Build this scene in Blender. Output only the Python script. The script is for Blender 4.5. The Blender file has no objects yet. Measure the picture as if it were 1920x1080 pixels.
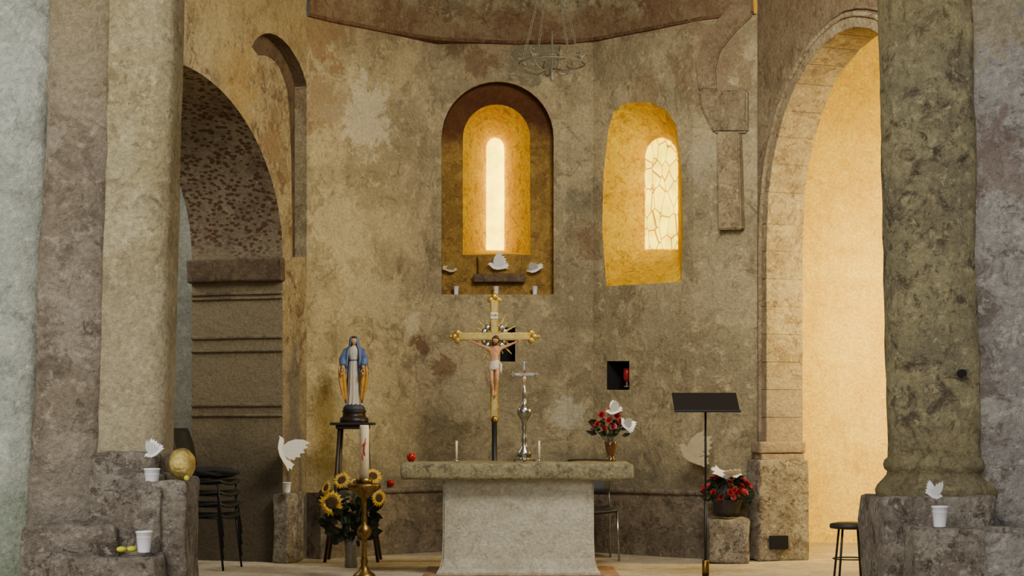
import bpy, bmesh, math, random
from mathutils import Vector, Matrix, noise
random.seed(7)
F=3190.0; EYE=1.2; YH=800.0
def X(px,d): return (px-960)*d/F
def Z(py,d): return EYE+(YH-py)*d/F
def W(px,py,d): return Vector((X(px,d),d,Z(py,d)))
def lin(c):
    o=[]
    for v in c:
        v=v/255.0
        o.append(v/12.92 if v<=0.04045 else ((v+0.055)/1.055)**2.4)
    return (o[0],o[1],o[2],1.0)
SC=bpy.context.scene.collection
# ---------------------------------------------------------------- materials
class NT:
    def __init__(s,name):
        s.m=bpy.data.materials.new(name); s.m.use_nodes=True
        s.t=s.m.node_tree; s.n=s.t.nodes; s.l=s.t.links
        s.b=s.n['Principled BSDF']
    def new(s,k,**kw):
        x=s.n.new(k)
        for a,v in kw.items(): setattr(x,a,v)
        return x
    def noise(s,vec,scale,detail=6,rough=.6,dist=0):
        x=s.new('ShaderNodeTexNoise'); x.inputs['Scale'].default_value=scale
        x.inputs['Detail'].default_value=detail; x.inputs['Roughness'].default_value=rough
        x.inputs['Distortion'].default_value=dist
        s.l.new(vec,x.inputs['Vector']); return x.outputs['Fac']
    def rng(s,v,a,b,c=0.0,d=1.0):
        x=s.new('ShaderNodeMapRange'); x.interpolation_type='SMOOTHSTEP'
        for i,q in zip((1,2,3,4),(a,b,c,d)): x.inputs[i].default_value=q
        s.l.new(v,x.inputs[0]); return x.outputs[0]
    def mix(s,f,a,b,mode='MIX'):
        x=s.new('ShaderNodeMix'); x.data_type='RGBA'; x.blend_type=mode
        for v,i in ((f,0),(a,6),(b,7)):
            if isinstance(v,(int,float)): x.inputs[i].default_value=v
            elif isinstance(v,tuple): x.inputs[i].default_value=v
            else: s.l.new(v,x.inputs[i])
        return x.outputs[2]
    def math(s,op,a,b):
        x=s.new('ShaderNodeMath'); x.operation=op
        for i,v in enumerate((a,b)):
            if isinstance(v,(int,float)): x.inputs[i].default_value=v
            else: s.l.new(v,x.inputs[i])
        return x.outputs[0]
def plaster(name,base,alt,stain,scale=1.3,seed=0,amt=.6,bump=.35,zm=(),rough=.92,fine=.3,spots=None,pts=()):
    s=NT(name)
    geo=s.new('ShaderNodeNewGeometry'); mp=s.new('ShaderNodeMapping')
    mp.inputs['Location'].default_value=(seed*3.1,seed*1.7,seed*2.3)
    s.l.new(geo.outputs['Position'],mp.inputs['Vector']); v=mp.outputs[0]
    a=s.rng(s.noise(v,scale,9,.68,.4),.40,.60)
    col=s.mix(a,lin(base),lin(alt))
    st=s.rng(s.noise(v,scale*2.4,12,.72,.8),.50,.62,0,amt)
    col=s.mix(st,col,lin(stain))
    st2=s.rng(s.noise(v,scale*5.5,10,.75,.3),.53,.62,0,amt*.8)
    col=s.mix(st2,col,lin(tuple(min(255,c*1.16) for c in base)))
    st3=s.rng(s.noise(v,scale*3.7,12,.8,1.2),.54,.61,0,amt*.75)
    col=s.mix(st3,col,lin(tuple(c*.70 for c in stain)))
    if spots:
        vt=s.new('ShaderNodeTexVoronoi'); vt.inputs['Scale'].default_value=spots[1]
        mp2=s.new('ShaderNodeMapping'); mp2.inputs['Scale'].default_value=(1,1,1.8)
        s.l.new(v,mp2.inputs[0]); s.l.new(mp2.outputs[0],vt.inputs['Vector'])
        n2=s.noise(v,6,6,.7); f=s.math('ADD',vt.outputs['Distance'],n2)
        ff=s.rng(f,.82,1.0,0.85,0)
        col=s.mix(ff,col,lin(spots[0]))
    sep=s.new('ShaderNodeSeparateXYZ'); s.l.new(geo.outputs['Position'],sep.inputs[0])
    nz=s.noise(v,2.2,8,.7)
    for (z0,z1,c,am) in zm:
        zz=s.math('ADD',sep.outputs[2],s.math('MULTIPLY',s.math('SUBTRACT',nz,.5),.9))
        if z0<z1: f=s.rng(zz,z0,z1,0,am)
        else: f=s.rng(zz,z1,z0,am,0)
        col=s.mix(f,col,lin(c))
    if pts: nd=s.noise(v,5.5,10,.75,.5)
    for (p,r,c,am) in pts:
        dd=s.new('ShaderNodeVectorMath'); dd.operation='DISTANCE'; s.l.new(geo.outputs['Position'],dd.inputs[0]); dd.inputs[1].default_value=p
        q=s.math('ADD',dd.outputs['Value'],s.math('MULTIPLY',s.math('SUBTRACT',nd,.5),r*5.0))
        col=s.mix(s.rng(q,r*.7,r*1.15,am,0),col,lin(c))
    fn=s.rng(s.noise(v,38,6,.8),.3,.7,1-fine,1+fine*.5)
    cx=s.new('ShaderNodeCombineColor')
    for i in range(3): s.l.new(fn,cx.inputs[i])
    col=s.mix(1.0,col,cx.outputs[0],'MULTIPLY')
    s.l.new(col,s.b.inputs['Base Color']); s.b.inputs['Roughness'].default_value=rough
    s.b.inputs['Specular IOR Level'].default_value=.15
    h=s.math('ADD',s.noise(v,7,10,.68),s.math('MULTIPLY',s.noise(v,40,6,.75),.4))
    bp=s.new('ShaderNodeBump'); bp.inputs['Strength'].default_value=min(1,bump*1.5); bp.inputs['Distance'].default_value=.07
    s.l.new(h,bp.inputs['Height']); s.l.new(bp.outputs[0],s.b.inputs['Normal'])
    return s.m
def simple(name,c,rough=.5,metal=0.0,var=.15,scale=30,bump=0.0,emit=None,trans=0.0,c2=None):
    s=NT(name)
    tc=s.new('ShaderNodeTexCoord'); v=tc.outputs['Object']
    n=s.rng(s.noise(v,scale,5,.6),.3,.7)
    b=c2 if c2 else tuple(x*(1-var) for x in c)
    s.l.new(s.mix(n,lin(c),lin(b)),s.b.inputs['Base Color'])
    s.b.inputs['Roughness'].default_value=rough; s.b.inputs['Metallic'].default_value=metal
    if trans: s.b.inputs['Transmission Weight'].default_value=trans
    if emit:
        s.b.inputs['Emission Color'].default_value=lin(emit[0]); s.b.inputs['Emission Strength'].default_value=emit[1]
    if bump:
        bp=s.new('ShaderNodeBump'); bp.inputs['Strength'].default_value=bump; bp.inputs['Distance'].default_value=.01
        s.l.new(s.noise(v,scale*2,6,.7),bp.inputs['Height']); s.l.new(bp.outputs[0],s.b.inputs['Normal'])
    return s.m
def glassmat(name,strength,lead):
    s=NT(name); geo=s.new('ShaderNodeNewGeometry')
    v=geo.outputs['Position']
    n=s.rng(s.noise(v,9,4,.6),.35,.65)
    col=s.mix(n,(1,.62,.0,1),(1,.80,.0,1))
    stn=s.rng(s.noise(v,6,3,.5),.3,.7,strength*.75,strength*1.2)
    if lead:
        vt=s.new('ShaderNodeTexVoronoi'); vt.feature='DISTANCE_TO_EDGE'; vt.inputs['Scale'].default_value=7.5
        mp=s.new('ShaderNodeMapping'); mp.inputs['Rotation'].default_value=(0,.6,.3); mp.inputs['Scale'].default_value=(1.3,1.3,.7)
        s.l.new(v,mp.inputs[0]); s.l.new(mp.outputs[0],vt.inputs['Vector'])
        e=s.rng(vt.outputs['Distance'],.01,.045)
        col=s.mix(e,(1,.34,.0,1),col)
        stn=s.math('MULTIPLY',stn,s.rng(vt.outputs['Distance'],.01,.045,.22,1))
    s.l.new(col,s.b.inputs['Emission Color']); s.l.new(stn,s.b.inputs['Emission Strength'])
    s.b.inputs['Base Color'].default_value=(.5,.33,.01,1)
    return s.m
# ---------------------------------------------------------------- geometry helpers
def obj(name,verts,faces,mat=None,parent=None,smooth=False,loc=None):
    me=bpy.data.meshes.new(name); me.from_pydata([tuple(v) for v in verts],[],faces); me.update()
    o=bpy.data.objects.new(name,me); SC.objects.link(o)
    if mat:
        for m in (mat if isinstance(mat,(list,tuple)) else [mat]): me.materials.append(m)
    if smooth:
        for p in me.polygons: p.use_smooth=True
    if parent: o.parent=parent
    bm=bmesh.new(); bm.from_mesh(me); bmesh.ops.recalc_face_normals(bm,faces=bm.faces); bm.to_mesh(me); bm.free()
    return o
def empty(name,loc=(0,0,0),rz=0.0):
    e=bpy.data.objects.new(name,None); e.location=loc; e.rotation_euler=(0,0,rz); e.empty_display_size=.1
    SC.objects.link(e); return e
def frombm(name,bm,mat,parent=None,smooth=False):
    me=bpy.data.meshes.new(name); bm.to_mesh(me); bm.free()
    for m in (mat if isinstance(mat,(list,tuple)) else [mat]): me.materials.append(m)
    o=bpy.data.objects.new(name,me); SC.objects.link(o)
    if smooth:
        for p in me.polygons: p.use_smooth=True
    if parent: o.parent=parent
    return o
def box(name,lo,hi,mat,parent=None,bevel=.0,jit=0.0,sub=0,mtx=None,seed=0):
    bm=bmesh.new(); bmesh.ops.create_cube(bm,size=1)
    lo=Vector(lo); hi=Vector(hi)
    for v in bm.verts: v.co=Vector([lo[i]+(v.co[i]+.5)*(hi[i]-lo[i]) for i in range(3)])
    if bevel: bmesh.ops.bevel(bm,geom=bm.edges[:],offset=bevel,segments=2,affect='EDGES',profile=.6)
    if sub:
        bmesh.ops.subdivide_edges(bm,edges=[e for e in bm.edges if e.calc_length()>bevel*2.5+.02],cuts=sub,use_grid_fill=True)
    if jit:
        for v in bm.verts:
            n=noise.noise_vector(v.co*3.1+Vector((seed,seed*2,0)))*jit+noise.noise_vector(v.co*9+Vector((seed,0,seed)))*jit*.7+noise.noise_vector(v.co*22+Vector((seed,0,seed)))*jit*.35
            v.co+=n
    if mtx: bmesh.ops.transform(bm,matrix=mtx,verts=bm.verts)
    bmesh.ops.recalc_face_normals(bm,faces=bm.faces)
    return frombm(name,bm,mat,parent,smooth=bool(jit))
def loft(name,rings,mat,parent=None,cap=True,smooth=False,closed=True):
    n=len(rings[0]); vs=[]; fs=[]
    for r in rings: vs+=list(r)
    for i in range(len(rings)-1):
        for j in range(n if closed else n-1):
            k=(j+1)%n
            fs.append((i*n+j,i*n+k,(i+1)*n+k,(i+1)*n+j))
    if cap and closed:
        fs.append(tuple(range(n))[::-1]); b=(len(rings)-1)*n; fs.append(tuple(range(b,b+n)))
    o=obj(name,vs,fs,mat,parent,False)
    if smooth:
        for p in o.data.polygons: p.use_smooth=len(p.vertices)==4
    return o
def prism(name,foot,z0,z1,mat,parent=None,top=None):
    top=top or foot
    return loft(name,[[Vector((p[0],p[1],z0)) for p in foot],[Vector((p[0],p[1],z1)) for p in top]],mat,parent)
def roughprism(name,foot,z0,z1,mat,top=None,amp=.012,seed=0,step=.09,r=.03):
    """masonry pier: resampled footprint, worn corners and uneven faces"""
    top=top or foot; n=len(foot); P=[];Q=[]
    for i in range(n):
        a=Vector(foot[i]); b=Vector(foot[(i+1)%n]); c=Vector(top[i]); d=Vector(top[(i+1)%n])
        L=(b-a).length; rr=min(r/L,.3); ts=[rr]
        m=max(1,int(min(L,2.5)/step)); ts+=[rr+(1-2*rr)*k/m for k in range(1,m)]+[1-rr]
        for t in ts: P.append(a.lerp(b,t)); Q.append(c.lerp(d,t))
    N=int((z1-z0)/step); rings=[]
    for i in range(N+1):
        f=i/N; z=z0+(z1-z0)*f; ring=[]
        for a,b in zip(P,Q):
            v=a.lerp(b,f); v=Vector((v.x,v.y,z))
            o=noise.noise_vector(v*2.0+Vector((seed,0,0)))*amp+noise.noise_vector(v*6.5+Vector((seed,0,0)))*amp*.8+noise.noise_vector(v*15+Vector((seed,0,0)))*amp*.4
            ring.append(v+Vector((o.x,o.y,0)))
        rings.append(ring)
    return loft(name,rings,mat,None,True,True)
def lathe(name,prof,mat,parent=None,loc=(0,0,0),seg=24,sy=1.0,smooth=True,mod=None):
    rings=[]
    for r,z in prof:
        ring=[]
        for i in range(seg):
            a=2*math.pi*i/seg; rr=r*(1+(mod(a,z) if mod else 0))
            ring.append(Vector((loc[0]+rr*math.cos(a),loc[1]+rr*sy*math.sin(a),loc[2]+z)))
        rings.append(ring)
    return loft(name,rings,mat,parent,True,smooth)
def tube(name,pts,rad,mat,parent=None,seg=8,smooth=True,flat=1.0):
    pts=[Vector(p) for p in pts]; n=len(pts)
    if isinstance(rad,(int,float)): rad=[rad]*n
    rings=[]; up=None
    for i,p in enumerate(pts):
        t=(pts[min(i+1,n-1)]-pts[max(i-1,0)]).normalized()
        if up is None:
            up=Vector((0,0,1)) if abs(t.z)<.9 else Vector((1,0,0))
        s=t.cross(up)
        if s.length<1e-5: s=t.cross(Vector((0,1,0)))
        s.normalize(); up=s.cross(t).normalized()
        rings.append([p+(s*math.cos(2*math.pi*k/seg)+up*math.sin(2*math.pi*k/seg)*flat)*rad[i] for k in range(seg)])
    return loft(name,rings,mat,parent,True,smooth)
def sphere(name,loc,r,mat,parent=None,sc=(1,1,1),seg=16,fn=None):
    bm=bmesh.new(); bmesh.ops.create_uvsphere(bm,u_segments=seg,v_segments=max(6,seg//2+2),radius=1)
    for v in bm.verts:
        c=v.co.copy()
        if fn: c=fn(c)
        v.co=Vector((loc[0]+c.x*r*sc[0],loc[1]+c.y*r*sc[1],loc[2]+c.z*r*sc[2]))
    return frombm(name,bm,mat,parent,True)
def slab2d(name,pts,th,mat,parent=None,mtx=None):
    n=len(pts); vs=[Vector((p[0],-th/2,p[1])) for p in pts]+[Vector((p[0],th/2,p[1])) for p in pts]
    if mtx: vs=[mtx@v for v in vs]
    fs=[tuple(range(n)),tuple(range(2*n-1,n-1,-1))]+[(i,(i+1)%n,n+(i+1)%n,n+i) for i in range(n)]
    return obj(name,vs,fs,mat,parent)
def join(name,objs,parent=None):
    bm=bmesh.new(); mats=[]
    for o in objs:
        me=o.data; off=[]
        for m in me.materials:
            if m not in mats: mats.append(m)
            off.append(mats.index(m))
        tmp=bmesh.new(); tmp.from_mesh(me)
        for f in tmp.faces: f.material_index=off[f.material_index] if off else 0
        m2=bpy.data.meshes.new('t'); tmp.to_mesh(m2); tmp.free(); bm.from_mesh(m2); bpy.data.meshes.remove(m2)
    for o in objs: bpy.data.objects.remove(o,do_unlink=True)
    return frombm(name,bm,mats,parent)
def cut(o,cutters):
    for c in cutters:
        m=o.modifiers.new('b','BOOLEAN'); m.operation='DIFFERENCE'; m.object=c; m.solver='EXACT'
        try: m.material_mode='TRANSFER'
        except Exception: pass
    dg=bpy.context.evaluated_depsgraph_get(); dg.update()
    me=bpy.data.meshes.new_from_object(o.evaluated_get(dg),preserve_all_data_layers=True,depsgraph=dg)
    o.modifiers.clear(); o.data=me
    for c in cutters: bpy.data.objects.remove(c,do_unlink=True)
def skinned(name,verts,edges,rad,root,mat,parent=None,mtx=None,sub=2):
    me=bpy.data.meshes.new(name); me.from_pydata(verts,edges,[]); o=bpy.data.objects.new(name,me); SC.objects.link(o)
    m=o.modifiers.new('s','SKIN'); m.use_smooth_shade=True
    for i,sv in enumerate(me.skin_vertices[0].data):
        r=rad[i]; sv.radius=(r,r) if isinstance(r,(int,float)) else r; sv.use_root=(i==root)
    o.modifiers.new('u','SUBSURF').levels=sub
    dg=bpy.context.evaluated_depsgraph_get(); dg.update()
    m2=bpy.data.meshes.new_from_object(o.evaluated_get(dg)); bpy.data.objects.remove(o,do_unlink=True)
    if mtx: m2.transform(mtx)
    m2.materials.clear(); m2.materials.append(mat)
    for p in m2.polygons: p.use_smooth=True
    o=bpy.data.objects.new(name,m2); SC.objects.link(o); o.parent=parent
    return o
class Wall:
    def __init__(s,p0,p1,out):
        s.p0=Vector(p0); d=Vector(p1)-s.p0; s.L=d.length; s.d=d/s.L
        n=Vector((s.d.y,-s.d.x)); s.n=n if n.dot(Vector(out))>0 else -n   # outward
    def P(s,u,n,z):
        q=s.p0+s.d*u+s.n*n; return Vector((q.x,q.y,z))
    def at(s,px,py,n=0):
        tx=(px-960)/F; o=s.p0+s.n*n
        u=(tx*o.y-o.x)/(s.d.x-tx*s.d.y); t=o.y+u*s.d.y
        return u,Z(py,t)
    def pt(s,px,py,n=0):
        u,z=s.at(px,py,n); return tuple(s.P(u,n,z))
    def mtx(s):
        m=Matrix.Identity(4)
        m[0][0]=s.d.x;m[1][0]=s.d.y; m[0][1]=s.n.x;m[1][1]=s.n.y
        m[0][3]=s.p0.x;m[1][3]=s.p0.y
        return m
    def cutter(s,name,front,back,n0,n1,mat):
        A=[s.P(u,n0,z) for u,z in front]; B=[s.P(u,n1,z) for u,z in back]
        return loft(name,[A,B],mat)
def arch_px(x0,x1,yt,ys,yb,n=12):
    pts=[(x0,yb)]; c=(x0+x1)/2; h=(x1-x0)/2
    for i in range(n+1):
        a=math.pi-math.pi*i/n; pts.append((c+h*math.cos(a),ys-(ys-yt)*math.sin(a)))
    pts.append((x1,yb)); return pts
PL0=(X(575,15.5),15.5); A1=(X(820,16.6),16.6); A2=(X(1062,16.62),16.62); A2b=(X(1112,16.52),16.52); A3=(X(1300,15.7),15.7); PR0=(X(1420,15.4),15.4)
WL=Wall(PL0,(X(300,13.0),13.0),(-1,0)); WR=Wall(PR0,(X(1720,13.0),13.0),(1,0))
WC=Wall(A1,A2,(0,1)); WS=Wall(A2b,A3,(1,1)); WQ=Wall(A3,PR0,(1,1)); WP=Wall(PL0,A1,(-1,1))
# ---------------------------------------------------------------- palette
apts=[(WP.pt(790,648),.10,(110,76,56),.8),(WC.pt(832,690),.11,(124,92,66),.75),(WP.pt(775,600),.10,(216,204,172),.6),(WC.pt(1058,775),.17,(210,202,174),.7),
 (WP.pt(680,215),.34,(216,206,178),.6),(WP.pt(640,420),.36,(208,194,156),.5),(WP.pt(700,560),.34,(204,190,154),.5),(WP.pt(650,760),.34,(206,192,158),.5),(WC.pt(900,118),.16,(118,88,60),.6),(WC.pt(1000,110),.25,(108,106,86),.7),
 (WC.pt(1060,640),.30,(142,130,102),.5),(WS.pt(1240,600),.25,(184,170,134),.4),(WS.pt(1215,170),.2,(140,110,76),.5),(WP.pt(605,180),.3,(136,110,76),.6),(WP.pt(600,60),.3,(140,108,66),.6),
 (WC.pt(1020,760),.12,(142,130,100),.5),(WC.pt(870,740),.2,(190,178,142),.4),(WC.pt(850,90),.12,(92,68,48),.6),(WS.pt(1150,120),.25,(138,126,96),.6),(WQ.pt(1340,120),.4,(130,104,76),.6),
 (WS.pt(1315,300),.2,(196,182,150),.5),(WQ.pt(1330,560),.25,(170,156,124),.5),(WC.pt(845,480),.12,(120,96,70),.5),(WC.pt(1080,380),.14,(112,112,92),.5),(WS.pt(1110,460),.14,(130,98,70),.5),(WP.pt(760,120),.2,(190,170,124),.5)]
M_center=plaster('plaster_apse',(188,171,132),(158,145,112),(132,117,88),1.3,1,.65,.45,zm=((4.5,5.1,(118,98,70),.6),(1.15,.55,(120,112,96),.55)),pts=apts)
M_niche=plaster('niche_painted',(166,132,66),(136,106,52),(104,74,44),2.8,2,.65,.35,zm=((3.75,4.2,(84,44,30),.85),))
M_gold=plaster('splay_window_glow',(250,206,40),(236,184,28),(176,128,24),3.6,3,.65,.4)  # yellow glow of the windows put into the colour of the reveals
M_left=plaster('plaster_arch_left',(170,154,118),(144,128,94),(114,86,62),2.6,4,.85,.5,zm=((4.3,4.8,(164,142,90),.5),(2.2,1.2,(138,126,104),.6)),pts=[(WL.pt(450,150),.35,(174,146,84),.6),(WL.pt(510,260),.2,(144,112,76),.6),(WL.pt(400,60),.3,(188,170,122),.5)])
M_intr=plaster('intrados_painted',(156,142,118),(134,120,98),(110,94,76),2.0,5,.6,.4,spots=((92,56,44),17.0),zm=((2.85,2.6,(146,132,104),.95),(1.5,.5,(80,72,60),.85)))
M_dark=plaster('recess_dark',(98,80,60),(80,64,48),(58,44,34),2.5,6,.5,.3)
M_right=plaster('plaster_arch_right',(164,148,116),(142,126,98),(114,92,70),2.4,8,.75,.5,zm=((3.9,4.8,(128,104,76),.6),(1.2,.3,(108,98,84),.7)))
M_stone=plaster('arch_stone',(180,162,124),(156,138,106),(126,102,80),3.4,9,.75,.5,zm=((2.0,1.2,(158,140,122),.6),))
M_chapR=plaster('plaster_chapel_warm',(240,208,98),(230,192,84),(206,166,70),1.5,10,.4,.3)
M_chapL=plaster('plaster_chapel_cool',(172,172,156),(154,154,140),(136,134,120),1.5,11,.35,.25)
M_floor=plaster('floor_stone',(196,182,156),(176,162,138),(150,136,114),2.2,12,.5,.15,rough=.7)
M_plinth=plaster('plinth_stone',(140,126,106),(114,102,86),(84,72,60),2.6,13,.75,.5)
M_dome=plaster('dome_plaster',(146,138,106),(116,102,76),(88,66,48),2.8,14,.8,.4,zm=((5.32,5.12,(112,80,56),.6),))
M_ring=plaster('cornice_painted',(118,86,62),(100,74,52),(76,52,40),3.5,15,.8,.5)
M_pierA=plaster('nave_plaster_green',(206,208,192),(190,194,176),(162,164,150),2.0,16,.65,.5,zm=((1.2,.5,(128,142,114),.75),))
M_pierB=plaster('pilaster_stone_pink',(178,164,144),(156,142,120),(124,110,94),2.4,17,.8,.6,zm=((2.2,3.2,(186,168,120),.6),(1.1,.7,(152,144,130),.6)))
M_pierC=plaster('column_cream',(202,188,146),(182,166,122),(148,132,98),3.0,18,.7,.5,zm=((2.6,1.0,(184,172,144),.55),))
M_base=plaster('base_stone',(178,168,150),(144,132,116),(100,88,76),4.6,19,.9,.8)
M_pierR=plaster('column_weathered',(178,166,124),(148,138,108),(102,90,74),3.4,20,.9,.65,zm=((2.7,3.4,(190,170,108),.5),(1.3,.8,(144,130,92),.7)))
M_pierD=plaster('pilaster_stone_blue',(194,188,176),(170,163,154),(130,118,106),2.8,21,.8,.8,pts=[((2.2,7.65,3.1),.22,(190,170,120),.5),((2.2,7.65,2.4),.15,(140,114,98),.6)])
M_altar=plaster('altar_render',(200,196,178),(188,182,162),(164,156,136),2.2,22,.45,.35)
M_slab=plaster('altar_slab_stone',(166,158,122),(144,136,106),(106,98,80),5.0,23,.75,.5)
M_impost=plaster('impost_stone',(122,104,82),(100,84,66),(74,60,50),3,31,.6,.5)
M_band=plaster('jamb_stone_grey',(146,132,106),(124,110,88),(92,82,66),2.5,32,.6,.4)
M_terra=simple('terracotta_tile',(172,134,100),.8,0,.3,12)
M_hole=simple('dark_void',(14,12,10),.95)
M_black=simple('black_metal',(22,22,24),.45,.3)
M_blk=simple('black_plastic',(24,23,24),.6)
M_cloth=simple('black_cloth',(26,24,26),.95,0,.4,20,.5)
M_chrome=simple('chrome',(190,190,190),.25,1.0)
M_silver=simple('silver',(196,194,190),.28,1.0,.3,60)
M_brass=simple('brass',(150,120,64),.4,1.0,.35,40)
M_goldm=simple('gilded',(200,166,72),.38,.6,.25,40)
M_gilt=simple('gilt_pale',(196,176,104),.5,.3)
M_white=simple('white_card',(236,236,234),.8,0,.04)
M_cream=simple('cream_card',(204,186,140),.8,0,.04)
M_faint=simple('aged_card',(188,174,138),.9,0,.08)
M_cup=simple('white_plastic',(238,238,242),.4,0,.03)
M_wax=simple('candle_wax',(236,226,190),.5,0,.06)
M_redg=simple('red_glass',(176,22,24),.15,0,.2)
M_red=simple('red_petal',(206,44,52),.7,0,.4,90)
M_pink=simple('coral_petal',(232,104,104),.7,0,.3,90)
M_leaf=simple('leaf_green',(62,76,42),.7,0,.4,60)
M_dleaf=simple('leaf_dark',(36,44,28),.75,0,.4,60)
M_yel=simple('sunflower_petal',(232,184,44),.65,0,.2,50)
M_brown=simple('sunflower_disc',(82,58,26),.9,0,.4,120)
M_skin=simple('painted_skin',(206,164,128),.55,0,.12,40)
M_skin2=simple('corpus_skin',(206,150,108),.5,0,.2,30)
M_hair=simple('dark_hair',(66,40,26),.7)
M_blue=simple('painted_blue',(92,116,162),.55,0,.2,20)
M_robe=simple('painted_white_robe',(216,206,188),.6,0,.08,20)
M_mant=simple('painted_gold_lining',(214,160,62),.5,0,.15,20)
M_wood=simple('dark_wood',(44,28,22),.45,0,.4,20)
M_foil=simple('gold_foil',(226,200,112),.25,.8,.25,18,1.0)
M_lemon=simple('yellow_paint',(214,206,48),.5)
M_iron=simple('grey_iron',(128,122,106),.6,.4)
M_pot=simple('dark_pot',(52,46,42),.7)
M_plate=simple('outlet_plastic',(222,216,196),.5)
M_amber=simple('amber_glass',(92,58,26),.12,0,.3)
M_lip=simple('lip_paint',(170,84,72),.6)
# ---------------------------------------------------------------- room shell
TL=.9; TR=.325; RZ=Z(80,16.6); H=6.6
plo=WL.P(0,TL,0); pro=WR.P(0,TR,0)
foot=[PL0,A1,A2,A2b,A3,PR0,(pro.x,pro.y),(2.1,16.3),(1.0,17.45),(-1.0,17.45),(plo.x,plo.y)]
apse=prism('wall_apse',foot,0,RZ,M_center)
cs=[]
def uz(w,pts,n=0): return [w.at(a,b,n) for a,b in pts]
o1=uz(WC,arch_px(828,1038,153,258,552,20))
cs.append(WC.cutter('c1',o1,o1,-.05,.13,M_niche))
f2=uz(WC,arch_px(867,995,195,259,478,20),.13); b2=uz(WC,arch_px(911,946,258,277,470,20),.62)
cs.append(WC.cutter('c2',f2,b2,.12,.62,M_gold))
f3=uz(WS,[(1136,540),(1128,440),(1130,330),(1140,240),(1150,208),(1166,194),(1190,189),(1222,190),(1250,203),(1270,232),(1281,330),(1283,440),(1280,532)])
g3=arch_px(1210,1272,258,296,468,10)
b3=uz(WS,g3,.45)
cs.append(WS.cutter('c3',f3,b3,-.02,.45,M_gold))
r4=uz(WS,[(1138,731),(1138,677),(1180,677),(1180,731)])
cs.append(WS.cutter('c4',r4,r4,-.05,.25,M_hole))
r5=uz(WC,[(938,678),(938,614),(966,614),(966,678)])
cs.append(WC.cutter('c5',r5,r5,-.05,.25,M_hole))
cut(apse,cs)
def pane(name,w,pts,n,mat):
    q=uz(w,pts,n); e=empty(name)
    A=[w.P(u,n-.012,z) for u,z in q]; B=[w.P(u,n-.002,z) for u,z in q]
    loft('glass',[A,B],mat,e)
    return e,q
GL1=glassmat('stained_glass_plain',7.5,False); GL2=glassmat('stained_glass_leaded',4.6,True)
e,q=pane('window_1',WC,arch_px(912,945,259,278,469),.62,GL1)
e2,q2=pane('window_2',WS,arch_px(1211,1271,259,297,467,10),.45,GL2)
lx=uz(WC,[(888,525),(985,525),(888,478),(985,510)])
box('trim_1',(lx[0][0],.03,Z(528,16.6)),(lx[1][0],.16,Z(512,16.6)),M_impost,mtx=WC.mtx(),bevel=.012,jit=.008,sub=3)
box('trim_2',(lx[0][0]+.04,.06,Z(514,16.6)),(lx[1][0]-.04,.16,Z(476,16.6)),M_niche,mtx=WC.mtx(),bevel=.012,jit=.008,sub=3)
# left arch wall
lw=loft('wall_left',[[WL.P(0,0,0),WL.P(0,TL,0),WL.P(4.4,TL,0),WL.P(4.4,0,0)],[WL.P(0,0,H),WL.P(0,TL,H),WL.P(4.4,TL,H),WL.P(4.4,0,H)]],M_left)
uj,zs=WL.at(530,480); uc,zc=WL.at(345,122)
pts=[(uj,-.1)]
for i in range(41):
    a=math.pi-math.pi*i/40; pts.append((uc+(uc-uj)*math.cos(a),zs+(zc-zs)*max(0,math.sin(a))))
pts.append((2*uc-uj,-.1))
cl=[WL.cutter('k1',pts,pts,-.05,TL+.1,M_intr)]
band=[(472,88),(478,76),(486,68),(496,63),(506,62),(518,66),(530,74),(542,87),(552,102),(561,118),(568,135),(574,155),(577,175),(578,300),(576,482),(549,482),(547,380),(546,300),(544,240),(542,205),(538,170),(532,148),(524,128),(516,116),(506,108),(496,104),(484,104)]
bq=uz(WL,band); cl.append(WL.cutter('k2',bq,bq,-.04,.12,M_dark))
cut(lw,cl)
mL=WL.mtx()
box('trim_3',(uj-.02,-.02,Z(528,15.05)),(uj+.07,TL+.02,Z(484,15.05)),M_impost,mtx=mL,bevel=.02,jit=.010,sub=4)
for i,(a,b) in enumerate([(545,551),(556,560),(628,634),(655,659),(756,762),(776,781)]):
    box('trim_%d'%(4+i),(uj-.02,.0,Z(b,15.05)),(uj+.018,TL,Z(a,15.05)),M_band,mtx=mL,bevel=.006,jit=.003,sub=4)
box('trim_10',(uj-.22,-.10,0),(uj+.10,.04,Z(925,15.0)),M_base,mtx=mL,bevel=.02,jit=.014,sub=4)
# right arch wall
rw=loft('wall_right',[[WR.P(0,0,0),WR.P(0,TR,0),WR.P(4.4,TR,0),WR.P(4.4,0,0)],[WR.P(0,0,H),WR.P(0,TR,H),WR.P(4.4,TR,H),WR.P(4.4,0,H)]],M_right)
lp=[(1446,830),(1440,600),(1440,450),(1444,360),(1454,285),(1472,215),(1496,155),(1528,102),(1560,68),(1580,56)]
la=uz(WR,lp); ax=la[-1][0]+.05; az=la[-1][1]
left=[(la[2][0],-.1)]+[(la[2][0],la[2][1])]+la[3:]+[(ax,az+.01)]
full=left+[(2*ax-u,z) for u,z in left[:-1][::-1]]
cut(rw,[WR.cutter('k3',full,full,-.05,TR+.1,M_stone)])
def densify(p,step):
    out=[p[0]]; acc=0
    for a,b in zip(p[:-1],p[1:]):
        L=math.dist(a,b); n=max(1,round(L/.05))
        for i in range(1,n+1):
            q=(a[0]+(b[0]-a[0])*i/n,a[1]+(b[1]-a[1])*i/n); acc+=L/n
            if acc>=step: out.append(q); acc=0
    if math.dist(out[-1],p[-1])>step*.4: out.append(p[-1])
    else: out[-1]=p[-1]
    return out
full0=[(full[0][0],Z(835,15.2))]+full[1:-1]+[(full[-1][0],Z(835,15.2))]
dp=densify(full0,.24); vz=[]
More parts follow.
